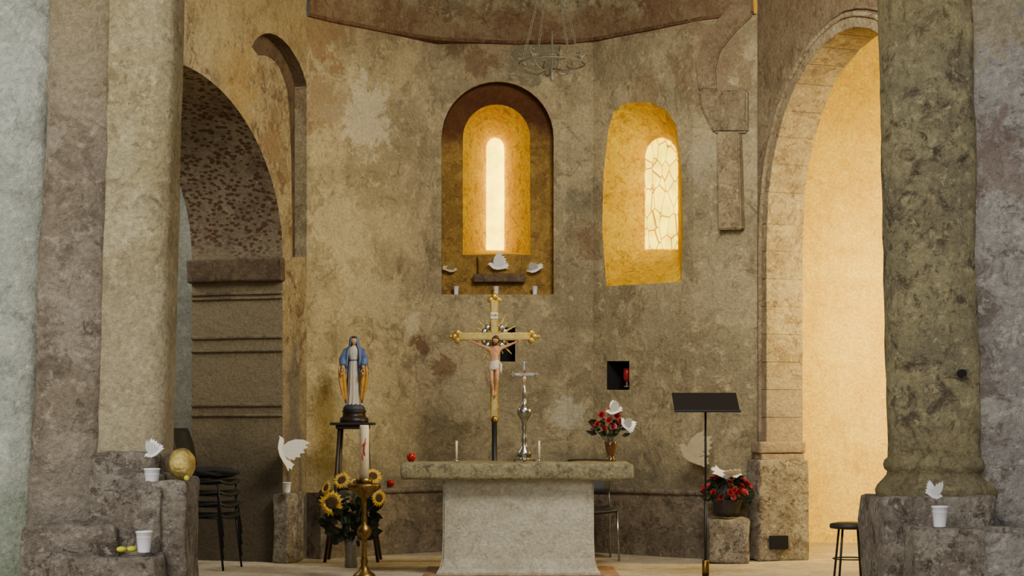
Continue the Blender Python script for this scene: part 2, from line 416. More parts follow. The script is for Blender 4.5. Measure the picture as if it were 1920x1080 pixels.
for i in range(len(dp)-1):
    a=Vector(dp[i]); b=Vector(dp[i+1]); t=(b-a).normalized()
    g=t*.0008
    def off(p,q,k):
        pr_=Vector(dp[max(0,i-1+q)]); nx=Vector(dp[min(len(dp)-1,i+1+q)]); tt=(nx-pr_).normalized(); return p+Vector((-tt.y,tt.x))*k
    jj=random.uniform(-.003,.003)
    ain=off(a,0,-.015+jj)+g; bin_=off(b,1,-.015+jj)-g; ao=off(a,0,.085)+g; bo=off(b,1,.085)-g
    ring=[ain,bin_,bo,ao]
    vz.append(loft('v',[[WR.P(p.x,-.025+jj,p.y) for p in ring],[WR.P(p.x,TR+.02,p.y) for p in ring]],M_stone))
    bm=bmesh.new(); bm.from_mesh(vz[-1].data); bmesh.ops.bevel(bm,geom=bm.edges[:],offset=.004,segments=2,affect='EDGES'); bm.to_mesh(vz[-1].data); bm.free()
join('trim_11',vz)
def offs(poly,k):
    out=[]
    for i,p in enumerate(poly):
        a=Vector(poly[max(0,i-1)]); b=Vector(poly[min(len(poly)-1,i+1)]); t=(b-a).normalized(); out.append((p[0]-t.y*k,p[1]+t.x*k))
    return out
d2=densify(full0,.12)
tube('trim_12',[WR.P(u,-.03,z) for u,z in offs(d2,.09)],.022,M_stone,None,8)
tube('trim_13',[WR.P(u,-.01,z) for u,z in offs(d2,.145)],.016,M_right,None,8)
mR=WR.mtx(); uj2=full[0][0]
box('trim_14',(uj2-.16,-.09,Z(850,15.2)),(uj2+.02,TR+.05,Z(828,15.2)),M_stone,mtx=mR,bevel=.015,jit=.006,sub=3)
box('trim_15',(uj2-.13,-.07,Z(862,15.2)),(uj2+.01,TR+.04,Z(850,15.2)),M_stone,mtx=mR,bevel=.01)
box('baseboard_right',(uj2-.18,-.12,0),(uj2+.06,TR+.06,Z(862,15.2)),M_base,mtx=mR,bevel=.02,jit=.016,sub=5)
vp=WR.P(uj2+.08,.06,.17)
box('wall_vent',(-.085,-.03,-.06),(.085,.05,.06),M_hole,mtx=Matrix.Translation(vp),bevel=.004)
pin=[(PL0[0]+.14,PL0[1]-.12),(A1[0]+.09,A1[1]-.22),(A2[0]-.05,A2[1]-.22),(A2b[0]-.12,A2b[1]-.18),(A3[0]-.12,A3[1]-.16),(PR0[0]-.10,PR0[1]-.12)]
prism('baseboard_apse',[PL0,A1,A2,A2b,A3,PR0]+pin[::-1],0,.6,M_plinth)
tube('baseboard_cap',[Vector((p[0],p[1],.6)) for p in pin],.028,M_plinth,bpy.data.objects['baseboard_apse'],8)
# cornice & dome
C=Vector((0,14.7)); R5=[PL0,A1,A2,A2b,A3,PR0]
def dens2(P,n=5):
    out=[]
    for a,b in zip(P[:-1],P[1:]):
        for i in range(n): out.append((a[0]+(b[0]-a[0])*i/n,a[1]+(b[1]-a[1])*i/n))
    out.append(P[-1])
    for _ in range(3): out=[out[0]]+[((a[0]+2*b[0]+c[0])/4,(a[1]+2*b[1]+c[1])/4) for a,b,c in zip(out[:-2],out[1:-1],out[2:])]+[out[-1]]
    return out
RP=dens2(R5)
rings=[]
for off_,z in ((-.05,RZ-.02),(.03,RZ-.01),(.035,RZ+.02)):
    rings.append([Vector((p[0],p[1],z+.012*noise.noise(Vector((p[0]*6,p[1]*6,z))))) +Vector(((C.x-p[0]),(C.y-p[1]),0)).normalized()*off_ for p in RP])
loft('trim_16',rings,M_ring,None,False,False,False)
rings=[]
for i in range(17):
    t=math.radians(90)*i/16
    rings.append([Vector((C.x+(p[0]-C.x)*math.cos(t)*.985,C.y+(p[1]-C.y)*math.cos(t)*.985,RZ+.015+1.55*math.sin(t))) for p in RP])
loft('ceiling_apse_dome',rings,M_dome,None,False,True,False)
def rel(name,w,pxpts,n0,n1,mat,bev=.012,n=0):
    q=uz(w,pxpts,n); o=w.cutter(name,q,q,n0,n1,mat)
    bm=bmesh.new(); bm.from_mesh(o.data); bmesh.ops.bevel(bm,geom=bm.edges[:],offset=bev,segments=2,affect='EDGES'); bm.to_mesh(o.data); bm.free(); return o
rel('trim_17',WQ,[(1354,432),(1352,250),(1392,250),(1397,432)],-.10,.02,M_stone)
rel('trim_18',WQ,[(1340,250),(1318,205),(1312,170),(1404,170),(1404,250)],-.05,.02,M_right,.02)
rel('trim_19',WQ,[(1312,170),(1306,120),(1322,70),(1352,32),(1372,8),(1412,8),(1412,30),(1380,60),(1352,95),(1342,130),(1345,170)],-.035,.02,M_right,.012)
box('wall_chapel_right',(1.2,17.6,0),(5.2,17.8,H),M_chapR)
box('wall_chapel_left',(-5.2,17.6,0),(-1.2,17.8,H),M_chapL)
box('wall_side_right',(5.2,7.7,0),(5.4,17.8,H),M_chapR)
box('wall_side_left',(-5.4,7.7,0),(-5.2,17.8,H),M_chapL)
box('floor',(-5.4,-2,-.15),(5.4,17.8,0),M_floor)
box('ceiling',(-5.4,7.7,H),(5.4,17.8,H+.15),M_dome)
box('wall_back',(-1.2,17.6,RZ),(1.2,17.8,H),M_dome)
# ---------------------------------------------------------------- nave piers
HP=H
def px_at(b,t,z):
    z0=Z(1080,7.6); z1=Z(0,7.6); return b+(t-b)*(z-z0)/(z1-z0)
def pr(b,t): return px_at(b,t,0),px_at(b,t,HP)
b,t=pr(48,95)
roughprism('wall_nave_left',[(-5.4,7.72),(X(b,7.72),7.72),(X(b,7.72),8.5),(-5.4,8.5)],0,HP,M_pierA,[(-5.4,7.72),(X(t,7.72),7.72),(X(t,7.72),8.5),(-5.4,8.5)],.008,3)
b1,t1=pr(44,92); b2_,t2=pr(180,208)
def fr(name,pb,pt,y0,y1,mat,d,seed,amp=.010):
    return roughprism(name,[(X(pb[0],d),y0),(X(pb[1],d),y0),(X(pb[1],d),y1),(X(pb[0],d),y1)],0,HP,mat,[(X(pt[0],d),y0),(X(pt[1],d),y0),(X(pt[1],d),y1),(X(pt[0],d),y1)],amp,seed)
fr('wall_pilaster_left',(b1,b2_),(t1,t2),7.6,8.5,M_pierB,7.6,11,.014)
def softcol(name,cb,ct,r,yc,z0,z1,mat,e=.55,amp=.02,sy=1.0):
    rings=[]; n=56; N=90
    for i in range(N+1):
        z=z0+(z1-z0)*i/N; c=X(px_at(cb,ct,z),yc); ring=[]
        for k in range(n):
            a=2*math.pi*k/n; ca,sa=math.cos(a),math.sin(a)
            q=Vector((ca*2,sa*2,z*2.3+cb))
            rr=r*(1+amp*noise.noise(q)+amp*.8*noise.noise(q*2.6)+amp*.5*noise.noise(q*6))
            ring.append(Vector((c+rr*math.copysign(abs(ca)**e,ca),yc+rr*sy*math.copysign(abs(sa)**e,sa),z)))
        rings.append(ring)
    return loft(name,rings,mat,None,True,True)
softcol('wall_column_left',243,270,.172,7.78,.5,HP,M_pierC)
def S(n,a,b_,yt,d0,d1,mat,j=.012,sd=0,side=0):
    xa=X(a,d1 if side>0 else d0); xb=X(b_,d1 if side<0 else d0)
    box(n,(xa,d0,0),(xb,d1,Z(yt,d0)),mat,bevel=.02,jit=j,sub=9,seed=sd)
S('wall_footing_left',172,332,850,7.5,7.95,M_base,.014,1,-1)
S('wall_footing_left',165,346,886,7.44,7.9,M_base,.018,2,-1)
S('wall_footing_left',168,300,921,7.3,7.8,M_base,.018,3)
S('wall_footing_left',270,376,903,7.34,7.7,M_base,.020,4,-1)
S('wall_footing_left',60,290,1042,7.12,7.5,M_base,.018,5)
S('wall_footing_left',40,215,985,7.22,7.6,M_base,.022,6)
b3_,t3=pr(1835,1822)
roughprism('wall_nave_right',[(X(b3_,7.65),7.65),(5.4,7.65),(5.4,8.5),(X(b3_,7.65),8.5)],0,HP,M_pierD,[(X(t3,7.65),7.65),(5.4,7.65),(5.4,8.5),(X(t3,7.65),8.5)],.014,5)
softcol('wall_column_right',1760,1738,.217,7.8,.6,HP,M_pierR,.9,.04,.9)
cxr=X(1757,7.8)
zz=lambda y:Z(y,7.58)
lathe('wall_column_base_right',[(.215,zz(850)),(.218,zz(858)),(.234,zz(864)),(.241,zz(872)),(.236,zz(881)),(.222,zz(886)),(.226,zz(893)),(.245,zz(902)),(.268,zz(912)),(.280,zz(922)),(.276,zz(934)),(.262,zz(940))],M_pierR,None,(cxr,7.8,0),64,.95,True,lambda a,z:.03*noise.noise(Vector((math.cos(a)*3,math.sin(a)*3,z*9)))+.02*noise.noise(Vector((math.cos(a)*8,math.sin(a)*8,z*20))))
S('wall_footing_right',1612,1870,932,7.42,7.95,M_base,.018,7,1)
S('wall_footing_right',1715,1900,993,7.2,7.5,M_base,.014,8)
S('wall_footing_right',1850,1990,1000,7.15,7.6,M_pierD,.014,9)
zc_=Z(700,7.6)
tube('dark_hole_plug',[(X(1800,7.62),7.57,zc_),(X(1800,7.62),7.68,zc_)],.018,M_hole,None,12)  # solid near-black plug; its colour stands in for the shade inside a hole
# ---------------------------------------------------------------- altar
al=empty('altar')
box('slab',(X(752,13.6),13.55,.775),(X(1188,13.6),14.55,.905),M_slab,al,.028,.014,sub=10)
rings=[]
for z,k in ((0.012,.0),(.03,.0),(.06,-.022),(.14,-.042),(.3,-.048),(.78,-.05)):
    x0=X(818,13.6)-k; x1=X(1126,13.6)+k; y0=13.66-k-.03; y1=14.42+k
    rings.append([Vector((a,b_,z)) for (a,b_) in ((x0,y0),(x1,y0),(x1,y1),(x0,y1))])
o=loft('block',rings,M_altar,al)
bm=bmesh.new(); bm.from_mesh(o.data); bmesh.ops.bevel(bm,geom=[e for e in bm.edges if abs(e.verts[0].co.z-e.verts[1].co.z)>.02],offset=.015,segments=3,affect='EDGES'); bm.to_mesh(o.data); bm.free()
box('tile_plinth',(X(792,13.6),13.62,0),(X(1162,13.6),14.5,.012),M_terra,al,.004)
AT=.913
# ---------------------------------------------------------------- small things
DB=[(-.5,.06),(-.43,.13),(-.36,.18),(-.27,.17),(-.15,.09),(.1,.07),(.32,.13),(.52,.27),(.54,.18),(.62,.12),(.52,.05),(.6,-.03),(.42,-.05),(.3,-.09),(.05,-.15),(-.18,-.13),(-.34,-.02),(-.42,.06)]
DW=[(-.16,.02),(-.24,.25),(-.22,.48),(-.12,.7),(.04,.86),(.05,.70),(.16,.76),(.15,.60),(.27,.62),(.23,.47),(.35,.45),(.28,.32),(.36,.26),(.22,.08),(.05,-.02)]
def dove(loc,s,rot=0.0,rz=0.0,flip=False,spread=28,mat=None,px=None):
    mat=mat or M_white
    e=empty('paper_dove',loc,rz); f=-1 if flip else 1
    R=Matrix.Rotation(rot,4,'Y')@Matrix.Scale(s,4)@Matrix.Diagonal((f,1,1,1))
    slab2d('body',DB,.02,mat,e,R)
    slab2d('wing_1',DW,.015,mat,e,R@Matrix.Rotation(math.radians(spread),4,'X'))
    slab2d('wing_2',DW,.015,mat,e,R@Matrix.Translation((.06,0,0))@Matrix.Rotation(math.radians(-spread),4,'X')@Matrix.Rotation(math.radians(12),4,'Y'))
    return e
def cup(loc,h=.09,r=.034):
    e=empty('plastic_cup',loc)
    p=[(r*.72,0),(r*.74,.004),(r*.98,h*.93),(r*1.06,h*.94),(r*1.06,h),(r*.97,h),(r*.9,h*.8),(r*.7,.008)]
    lathe('cup_body',p,M_cup,e,(0,0,0),20); 
    tube('cup_rib',[(r*.93*math.cos(a*math.pi/8),r*.93*math.sin(a*math.pi/8),h*.72) for a in range(17)],.0012,M_cup,e,5)
    return e
zl=Z(921,7.3)+.006; cup((X(285,7.38),7.38,zl)); dove((X(288,7.38),7.38,zl+.155),.085,-.5,.2)
zl2=Z(1042,7.12)+.008; cup((X(270,7.2),7.2,zl2))
for i,(a,b_) in enumerate(((228,7.2),(247,7.22))): sphere('yellow_macaroon',(X(a,b_),b_,zl2+.013),.022,M_lemon,None,(1,1,.6))
zl3=Z(993,7.2)+.006; cup((X(1762,7.28),7.28,zl3)); dove((X(1752,7.28),7.28,zl3+.135),.085,.3,.4,True)
def crumple(c): return c*(1+.06*noise.noise(c*5))
sphere('gold_foil_ball',(X(341,7.5),7.5,Z(903,7.34)+.072),.060,M_foil,None,(1,1,1.18),28,crumple)
sphere('yellow_macaroon',(X(350,7.38),7.38,Z(903,7.34)+.014),.012,M_lemon)
for a in (855,1003,930): cup((X(a,16.62),16.60+.06,Z(552,16.6)+.002),.08,.028)
dove((X(845,16.64),16.66,Z(505,16.6)),.14,.1,.2,True,60,M_cream)
dove((X(932,16.6),16.60,Z(500,16.6)),.19,.1,.1)
dove((X(1002,16.64),16.66,Z(505,16.6)),.16,-.3,-.2,False,60)
dove((X(530,14.8),14.8,Z(848,14.8)),.30,1.15,.9)
cup((X(540,14.9),14.84,Z(925,15.0)+.012),.09,.036)
dove((X(1298,15.3),15.45,Z(855,15.45)),.32,.55,-.6,False,4,M_faint)
e=empty('wall_outlet'); mS=Matrix.Translation(Vector((X(1278,15.62),15.58,Z(996,15.6))))@Matrix.Rotation(-.55,4,'Z')
box('plate',(-.08,-.012,-.055),(.08,.01,.055),M_plate,e,.006,mtx=mS)
for dx in (-.04,.04):
    o=lathe('socket',[(.026,0),(.026,.004),(.02,.004),(.018,-.002)],M_iron,e,(0,0,0),16); o.data.transform(mS@Matrix.Translation((dx,-.012,0))@Matrix.Rotation(math.pi/2,4,'X'))
e=empty('votive_lamp'); u,z=WS.at(1168,726); p=WS.P(u,.06,z)
lathe('lamp_glass',[(.02,0),(.03,.02),(.034,.08),(.028,.12),(.025,.12),(.025,.02)],simple('lamp_red',(130,16,22),.3,0,.2,20,0,((200,30,30),.08)),e,(p.x,p.y,p.z+.06),16)
lathe('lamp_foot',[(.03,0),(.03,.01),(.008,.02),(.008,.06)],M_iron,e,(p.x,p.y,p.z),12)
def taper(px,py,d,z,r=.009):
    e=empty('taper_candle',(X(px,d),d,z)); h=Z(py,d)-z
    lathe('holder',[(.02,0),(.022,.006),(.012,.012),(.012,.02)],M_chrome,e); lathe('wax',[(r,.012),(r,h),(r*.4,h+.003)],M_wax,e,(0,0,0),12)
    tube('wick',[(0,0,h),(.001,0,h+.012)],.0012,M_black,e,5)
taper(856,827,14.0,AT); taper(1011,827,14.2,AT)
def votive(px,d,z,r=.036,h=.07):
    e=empty('votive_candle',(X(px,d),d,z))
    lathe('glass',[(r*.5,0),(r*.6,.004),(r*.7,.012),(r*.9,.02),(r,.035),(r,h),(r*.92,h),(r*.85,.04),(r*.3,.03)],M_redg,e,(0,0,0),20)
    lathe('wax',[(r*.8,.036),(r*.8,.05),(.002,.051)],M_wax,e,(0,0,0),14)
votive(771,13.8,AT); votive(733,16.15,.63,.032,.06)
# ---------------------------------------------------------------- silver altar cross
e=empty('altar_cross',(X(983,14.0),14.0,AT)); k=14.0/F
def prof(pl): return [(w*k/2,(860-y)*k) for w,y in pl]
lathe('stem',prof([(30,848),(26,842),(14,834),(8,826),(12,820),(9,812),(7,804),(11,796),(8,790),(13,782),(20,776),(27,770),(28,764),(22,758),(12,754),(8,748),(6,738),(9,734),(6,728),(5,705)]),M_silver,e,(0,0,0),24)
for i in range(3):
    a=math.radians(-90+120*i); c,s_=math.cos(a),math.sin(a)
    tube('foot_%d'%(i+1),[(.02*c,.02*s_,.07),(.055*c,.055*s_,.05),(.085*c,.085*s_,.02),(.10*c,.10*s_,.006)],[.022,.018,.012,.012],M_silver,e,8)
lathe('foot_plate',[(.07,.012),(.075,.02),(.06,.034),(.05,.05),(.04,.06)],M_silver,e,(0,0,0),3*8,1,True,lambda a,z:.18*math.cos(3*(a+math.pi/2)))
def flatcross(e,cz,hw,up,dn,w,th,mat,y=0):
    box('bar_vertical',(-w/2,y-th/2,cz-dn),(w/2,y+th/2,cz+up),mat,e,w*.12)
    box('bar_horizontal',(-hw,y-th/2*.96,cz-w/2),(hw,y+th/2*.96,cz+w/2),mat,e,w*.12)
cz=(860-697)*k
flatcross(e,cz,.088,.10,.12,.022,.012,M_silver)
for (dx,dz) in ((-.095,0),(.095,0),(0,.105)):
    for q in ((0,0),(.014,0),(-.014,0),(0,.014),(0,-.014)):
        sphere('finial',(dx+q[0],0,cz+dz+q[1]),.009,M_silver,e,seg=8)
for i in range(8):
    a=math.pi/8+i*math.pi/4; slab2d('ray_%d'%i,[(-.004,.0),(.004,0),(0,.045)],.004,M_silver,e,Matrix.Translation((0,.003,cz))@Matrix.Rotation(a,4,'Y'))
def head(e,c,h,mskin,mhair,hair=True,tilt=0.0,name='head'):
    def fn(v):
        v=v.copy()
        if v.z<0: v.x*=1+.28*v.z; v.y*=1+.12*v.z
        return v
    p=[]
    p.append(sphere('h',(0,0,0),h/2,mskin,None,(.72,.85,1),20,fn))
    p.append(tube('nose',[(0,-.40*h,.06*h),(0,-.49*h,-.07*h),(0,-.42*h,-.10*h)],[.02*h,.045*h,.03*h],mskin,None,8))
    for sx in (-1,1):
        p.append(sphere('eye',(sx*.14*h,-.385*h,.03*h),.045*h,M_hair,None,(1.3,.6,.6),8))
        p.append(sphere('ear',(sx*.36*h,0,-.02*h),.08*h,mskin,None,(.4,.8,1.2),8))
    p.append(sphere('mouth',(0,-.385*h,-.22*h),.06*h,M_lip,None,(1.4,.5,.4),8))
    if hair:
        def hf(v):
            v=v.copy()
            if v.y<-.2 and v.z<.45: v.y=-.2
            if v.z<-.2: v.z*=1.5
            return v
        p.append(sphere('hair',(0,.04*h,.05*h),h/2*1.1,mhair,None,(.82,.95,1.05),20,hf))
        p.append(sphere('beard',(0,-.26*h,-.38*h),.2*h,mhair,None,(1,.8,1),10))
    else:
        def hf(v):
            v=v.copy()
            if v.y<-.35 and v.z<.62: v.y=-.35
            return v
        p.append(sphere('hair',(0,.02*h,.03*h),h/2*1.04,mhair,None,(.80,.92,1.0),20,hf))
    o=join(name,p,e)
    for q in o.data.polygons: q.use_smooth=True
    o.data.transform(Matrix.Translation(Vector(c))@Matrix.Rotation(tilt,4,'Y')@Matrix.Rotation(.25,4,'X'))
    return o
def corpus(e,loc,s):
    root=empty('corpus',loc); root.parent=e
    V=[(0,0,1.0),(0,-.01,1.15),(0,-.03,1.38),(0,-.05,1.53),(0,-.08,1.62)]
    R=[.115,(.095),(.14),.055,.05]; E=[(0,1),(1,2),(2,3),(3,4)]
    for sx in (-1,1):
        b0=len(V)
        V+=[(sx*.17,0,1.46),(sx*.42,.0,1.55),(sx*.62,.03,1.64),(sx*.70,.03,1.67)]; R+=[.062,.044,.03,.032]
        E+=[(2,b0),(b0,b0+1),(b0+1,b0+2),(b0+2,b0+3)]
        b1=len(V)
        V+=[(sx*.09,-.0,.9),(sx*.08,-.13,.52),(sx*.035,-.03+.02*sx,.13),(sx*.03,-.12+.05*sx,.0)]; R+=[.085,.06,.036,.03]
        E+=[(0,b1),(b1,b1+1),(b1+1,b1+2),(b1+2,b1+3)]
    S_=Matrix.Scale(s,4)
    skinned('body',V,E,R,0,M_skin2,root,S_)
    for sx in (-1,1):
        for i in range(5):
            a=(-.5+i*.25) if i<4 else 1.1
            L=(.085,.095,.09,.07,.06)[i]
            st=Vector((sx*(.71 if i<4 else .69),.02,1.675+(i-1.5)*.018 if i<4 else 1.70))
            d=Vector((sx*math.cos(a*.5),-.25,math.sin(a if i==4 else a*.5+.2)))
            o=tube('finger_%d'%(i+1),[st,st+d*L*.5,st+d*L+Vector((0,-.02,0))],[.013,.011,.008],M_skin2,root,6); o.data.transform(S_)
    head(root,Vector((.03,-.13,1.70))*s,.25*s,M_skin2,M_hair,True,.3)
    rg=[]
    for z,rx,ry in ((.80,.155,.115),(.86,.17,.125),(.95,.16,.125),(1.05,.14,.12),(1.08,.13,.115)):
        rg.append([Vector((rx*math.cos(a)*(1+.05*math.cos(9*a+z*8)),-.015+ry*math.sin(a)*(1+.05*math.cos(9*a+z*8)),z+.03*math.cos(a)))*s for a in [2*math.pi*i/36 for i in range(36)]])
    loft('loincloth',rg,M_robe,root,True,True)
    tube('loincloth_knot',[Vector(v)*s for v in ((.15,-.05,1.04),(.20,-.06,.95),(.19,-.05,.80),(.21,-.05,.70))],[.03*s,.045*s,.04*s,.02*s],M_robe,root,8)
    return root
corpus(e,(0,-.012,cz-.09),.068)
# ---------------------------------------------------------------- processional crucifix
d=15.1; k=d/F
e=empty('crucifix',(X(927,d),d,0)); cz=Z(631,d)
w=15*k
flatcross(e,cz,68*k,68*k,155*k,w,.03,M_goldm)
box('inlay_vertical',(-w*.28,-.0175,cz-150*k),(w*.28,-.012,cz+62*k),M_gilt,e,.001)
box('inlay_horizontal',(-62*k,-.018,cz-w*.28),(62*k,-.012,cz+w*.28),M_gilt,e,.001)
def trefoil(cx,cz_,dx,dz):
    r=6.5*k
    pos=[(dx*4*k,dz*4*k),(dx*-2*k+dz*7*k,dz*-2*k+dx*7*k),(dx*-2*k-dz*7*k,dz*-2*k-dx*7*k)]
    for i,(a,b_) in enumerate(pos): sphere('trefoil',(cx+a,0,cz_+b_),r,M_goldm,e,(1,.5,1),12)
    sphere('trefoil_tip',(cx+dx*11*k,0,cz_+dz*11*k),r*.55,M_goldm,e,(1,.6,1),10)
trefoil(-71*k,cz,-1,0); trefoil(71*k,cz,1,0); trefoil(0,cz+71*k,0,1)
for i in range(20):
    a=2*math.pi*i/20+math.pi/20; L=(46 if i%2 else 36)*k
    slab2d('ray_%d'%i,[(-3.2*k,10*k),(3.2*k,10*k),(0.6*k,L),(-.6*k,L)],.006,M_goldm,e,Matrix.Translation((0,.012,cz))@Matrix.Rotation(a,4,'Y'))
for i in range(14):
    a=2*math.pi*i/14; sphere('cloud_%d'%i,(21*k*math.cos(a),.006,cz+21*k*math.sin(a)),6*k,M_silver,e,(1,.35,1),10)
box('inscription_plate',(-7*k,-.026,cz+33*k),(7*k,-.018,cz+45*k),M_wax,e,.001)
cu=bpy.data.curves.new('inri','FONT'); cu.body='INRI'; cu.size=.035; cu.align_x='CENTER'; cu.align_y='CENTER'; cu.extrude=.0006
to=bpy.data.objects.new('inscription',cu); SC.objects.link(to); to.parent=e; to.location=(0,-.0268,cz+39*k); to.rotation_euler=(math.pi/2,0,0); cu.materials.append(M_black)
corpus(e,(0,-.035,cz-112*k),.29)
lathe('socket',[(.022,Z(795,d)),(.03,Z(790,d)),(.03,Z(782,d)),(.02,Z(780,d))],M_brass,e,(0,0,0),16)
tube('pole',[(0,0,.02),(0,0,Z(786,d))],.024,M_black,e,12)
lathe('pole_base',[(.2,0),(.2,.02),(.06,.05),(.03,.09)],M_black,e,(0,0,0),24)
# ---------------------------------------------------------------- Madonna on stand
d=15.2; k=d/F
zt=Z(792,d)
e=empty('plant_stand',(X(662,d),d,0))
box('top',(-40*k,-.16,zt-.025),(40*k,.16,zt),M_wood,e,.006)
box('top_lip',(-30*k,-.13,zt-.06),(30*k,.13,zt-.025),M_wood,e,.006)
for sx in (-1,1):
    for sy in (-1,1):
        tube('leg',[(sx*.11,sy*.10,zt-.03),(sx*.145,sy*.13,zt*.5),(sx*(.235),sy*.17,0)],[.017,.016,.014],M_wood,e,8)
for zz_,r in ((zt*.52,.135),(zt*.2,.2)):
    for sx in (-1,1): tube('rail',[(sx*r,-r*.8,zz_),(sx*r,r*.8,zz_)],.009,M_wood,e,6)
    for sy in (-1,1): tube('rail',[(-r,sy*r*.8,zz_),(r,sy*r*.8,zz_)],.009,M_wood,e,6)
m=empty('madonna_statue',(X(664,d),d,zt))
lathe('pedestal',[(.125,0),(.13,.01),(.125,.04),(.105,.05),(.10,.085),(.11,.10),(.105,.11)],M_wood,m,(0,0,0),8)
lathe('globe',[(.095,.105),(.10,.125),(.085,.15),(.06,.165)],simple('globe_paint',(60,66,84),.6),m,(0,0,0),24)
B=.135; HH=(768-630)*k-.02
def sect(zf,rx,ry,a0=0,n=48,ox=0.0,fold=.04,kf=11,ph=0):
    out=[]
    for i in range(n+(1 if a0 else 0)):
        a=a0+(2*math.pi-2*a0)*i/n
        f=1+fold*math.cos(kf*a+ph)+fold*.5*math.cos(2.3*kf*a+1)
        out.append(Vector((ox+rx*f*math.sin(a),-ry*f*math.cos(a),B+zf*HH)))
    return out
rob=[(0,.075,.072,.09),(.04,.070,.066,.09),(.2,.060,.056,.07),(.4,.056,.052,.05),(.55,.052,.047,.04),(.64,.046,.042,.03),(.66,.042,.040,.0),(.68,.046,.042,.03),(.76,.058,.046,.02),(.82,.052,.040,.0),(.85,.03,.03,0),(.87,.020,.020,0),(.90,.018,.018,0)]
loft('robe',[sect(z,a,b_,0,48,0,f) for z,a,b_,f in rob],M_robe,m,True,True)
tube('sash',[v*1 for v in sect(.66,.044,.042,0,24,0,0)]+[sect(.66,.044,.042,0,24,0,0)[0]],.006,M_blue,m,6)
D=math.radians
up_=[(1.0,.006,.006,8,0),(.99,.028,.030,16,0),(.965,.041,.044,28,0),(.93,.046,.05,36,0),(.88,.047,.05,38,0),(.85,.055,.050,36,.02),(.82,.080,.058,32,.03),(.76,.100,.068,27,.03),(.68,.112,.078,25,.04),(.60,.119,.083,24,.05),(.54,.122,.086,25,.05)]
loft('mantle_upper',[sect(z,a,b_,D(g),48,0,f) for z,a,b_,g,f in up_],M_blue,m,False,True,False).modifiers.new('s','SOLIDIFY').thickness=.006
dn_=[(.54,.121,.085,25,.05),(.46,.121,.083,27,.06),(.36,.116,.080,32,.07),(.26,.104,.076,40,.07),(.18,.09,.070,52,.07),(.10,.080,.068,72,.06),(.05,.076,.066,100,.05)]
ml=loft('mantle_lower',[sect(z,a,b_,D(g),48,0,f) for z,a,b_,g,f in dn_],[M_mant,M_blue],m,False,True,False)
for p in ml.data.polygons:
    c=p.center
    if c.y>.02 or c.z>B+.50*HH: p.material_index=1
ml.modifiers.new('s','SOLIDIFY').thickness=.006
for sx in (-1,1):
    P=[Vector((sx*.065,-.0,B+.80*HH)),Vector((sx*.098,-.04,B+.66*HH)),Vector((sx*.09,-.095,B+.57*HH))]
    tube('sleeve_%s'%('a' if sx<0 else 'b'),P,[.03,.034,.028],M_blue,m,12)
    tube('forearm_%s'%('a' if sx<0 else 'b'),[P[2],P[2]+Vector((sx*.004,-.02,-.02))],[.016,.012],M_skin,m,10)
    pw=P[2]+Vector((sx*.004,-.022,-.022))
    tube('palm_%s'%('a' if sx<0 else 'b'),[pw,pw+Vector((sx*.006,-.008,-.03))],[.012,.015],M_skin,m,10,True,.5)
    for i in range(4):
        st=pw+Vector(((i-1.5)*.0065,-.008,-.03)); L=(.026,.03,.028,.022)[i]
        tube('finger_%d'%(i+1),[st,st+Vector(((i-1.5)*.0015,-.002,-L*.55)),st+Vector(((i-1.5)*.002,-.008,-L))],[.0038,.0034,.0026],M_skin,m,6)
    st=pw+Vector((-sx*.010,-.004,-.010)); tube('thumb',[st,st+Vector((-sx*.010,-.006,-.012)),st+Vector((-sx*.012,-.01,-.022))],[.005,.004,.003],M_skin,m,6)
    fall=[]
    for z,xa,xb,y in ((.58,.070,.126,-.085),(.50,.066,.134,-.085),(.40,.062,.132,-.08),(.30,.058,.122,-.074),(.20,.056,.108,-.066),(.12,.058,.09,-.06),(.06,.066,.076,-.05)):
        fall.append([Vector((sx*(xa+(xb-xa)*t/6),y+.012*math.cos(t*1.9)-.01*(t/6),B+z*HH)) for t in range(7)])
    loft('mantle_fall_%s'%('a' if sx<0 else 'b'),fall,M_mant,m,False,True,False).modifiers.new('s','SOLIDIFY').thickness=.005
head(m,(0,-.014,B+.925*HH),.086,M_skin,M_hair,False,.12)
# ---------------------------------------------------------------- paschal candle
d=13.35; k=d/F
e=empty('paschal_candle',(X(683,d),d,0))
pz=Z(908,d)
rp=.037
lathe('wax',[(rp,pz-.01),(rp,Z(800,d)),(rp*.92,Z(797,d)),(.006,Z(799,d))],M_wax,e,(0,0,0),24)
tube('wick',[(0,0,Z(799,d)),(.002,0,Z(793,d))],.003,M_black,e,5)
rp2=rp+.0015
def onc(x,z): 
    a=x/rp; return (rp2*math.sin(a),-rp2*math.cos(a),z)
z0=Z(845,d)
M_rp=simple('red_wax_relief',(196,52,30),.5)
tube('relief_cross',[onc(.008,z0-.04),onc(.0,z0+.0),onc(.006,z0+.05),onc(.016,z0+.10)],[.004,.008,.007,.003],M_rp,e,6)
tube('relief_bar',[onc(-.015,z0+.03),onc(.0,z0+.055),onc(.02,z0+.06)],[.003,.006,.003],M_rp,e,6)
tube('relief_flame',[onc(-.006,z0-.02),onc(-.012,z0-.05),onc(-.004,z0-.08)],[.006,.006,.002],M_rp,e,6)
K=lambda pl:[(w*k/2,Z(y,d)) for w,y in pl]
lathe('stand',K([(24,908),(58,906),(64,910),(60,916),(44,922),(24,930),(10,936),(8,960),(12,975),(10,982),(26,990),(30,997),(24,1004),(10,1010),(9,1040),(14,1052),(12,1060)])+[(.045,.07),(.08,.045),(.095,.02),(.095,.0)],M_brass,e,(0,0,0),28)
lathe('pricket_cup',K([(30,909),(32,896),(24,896),(22,904)]),M_brass,e,(0,0,0),20)
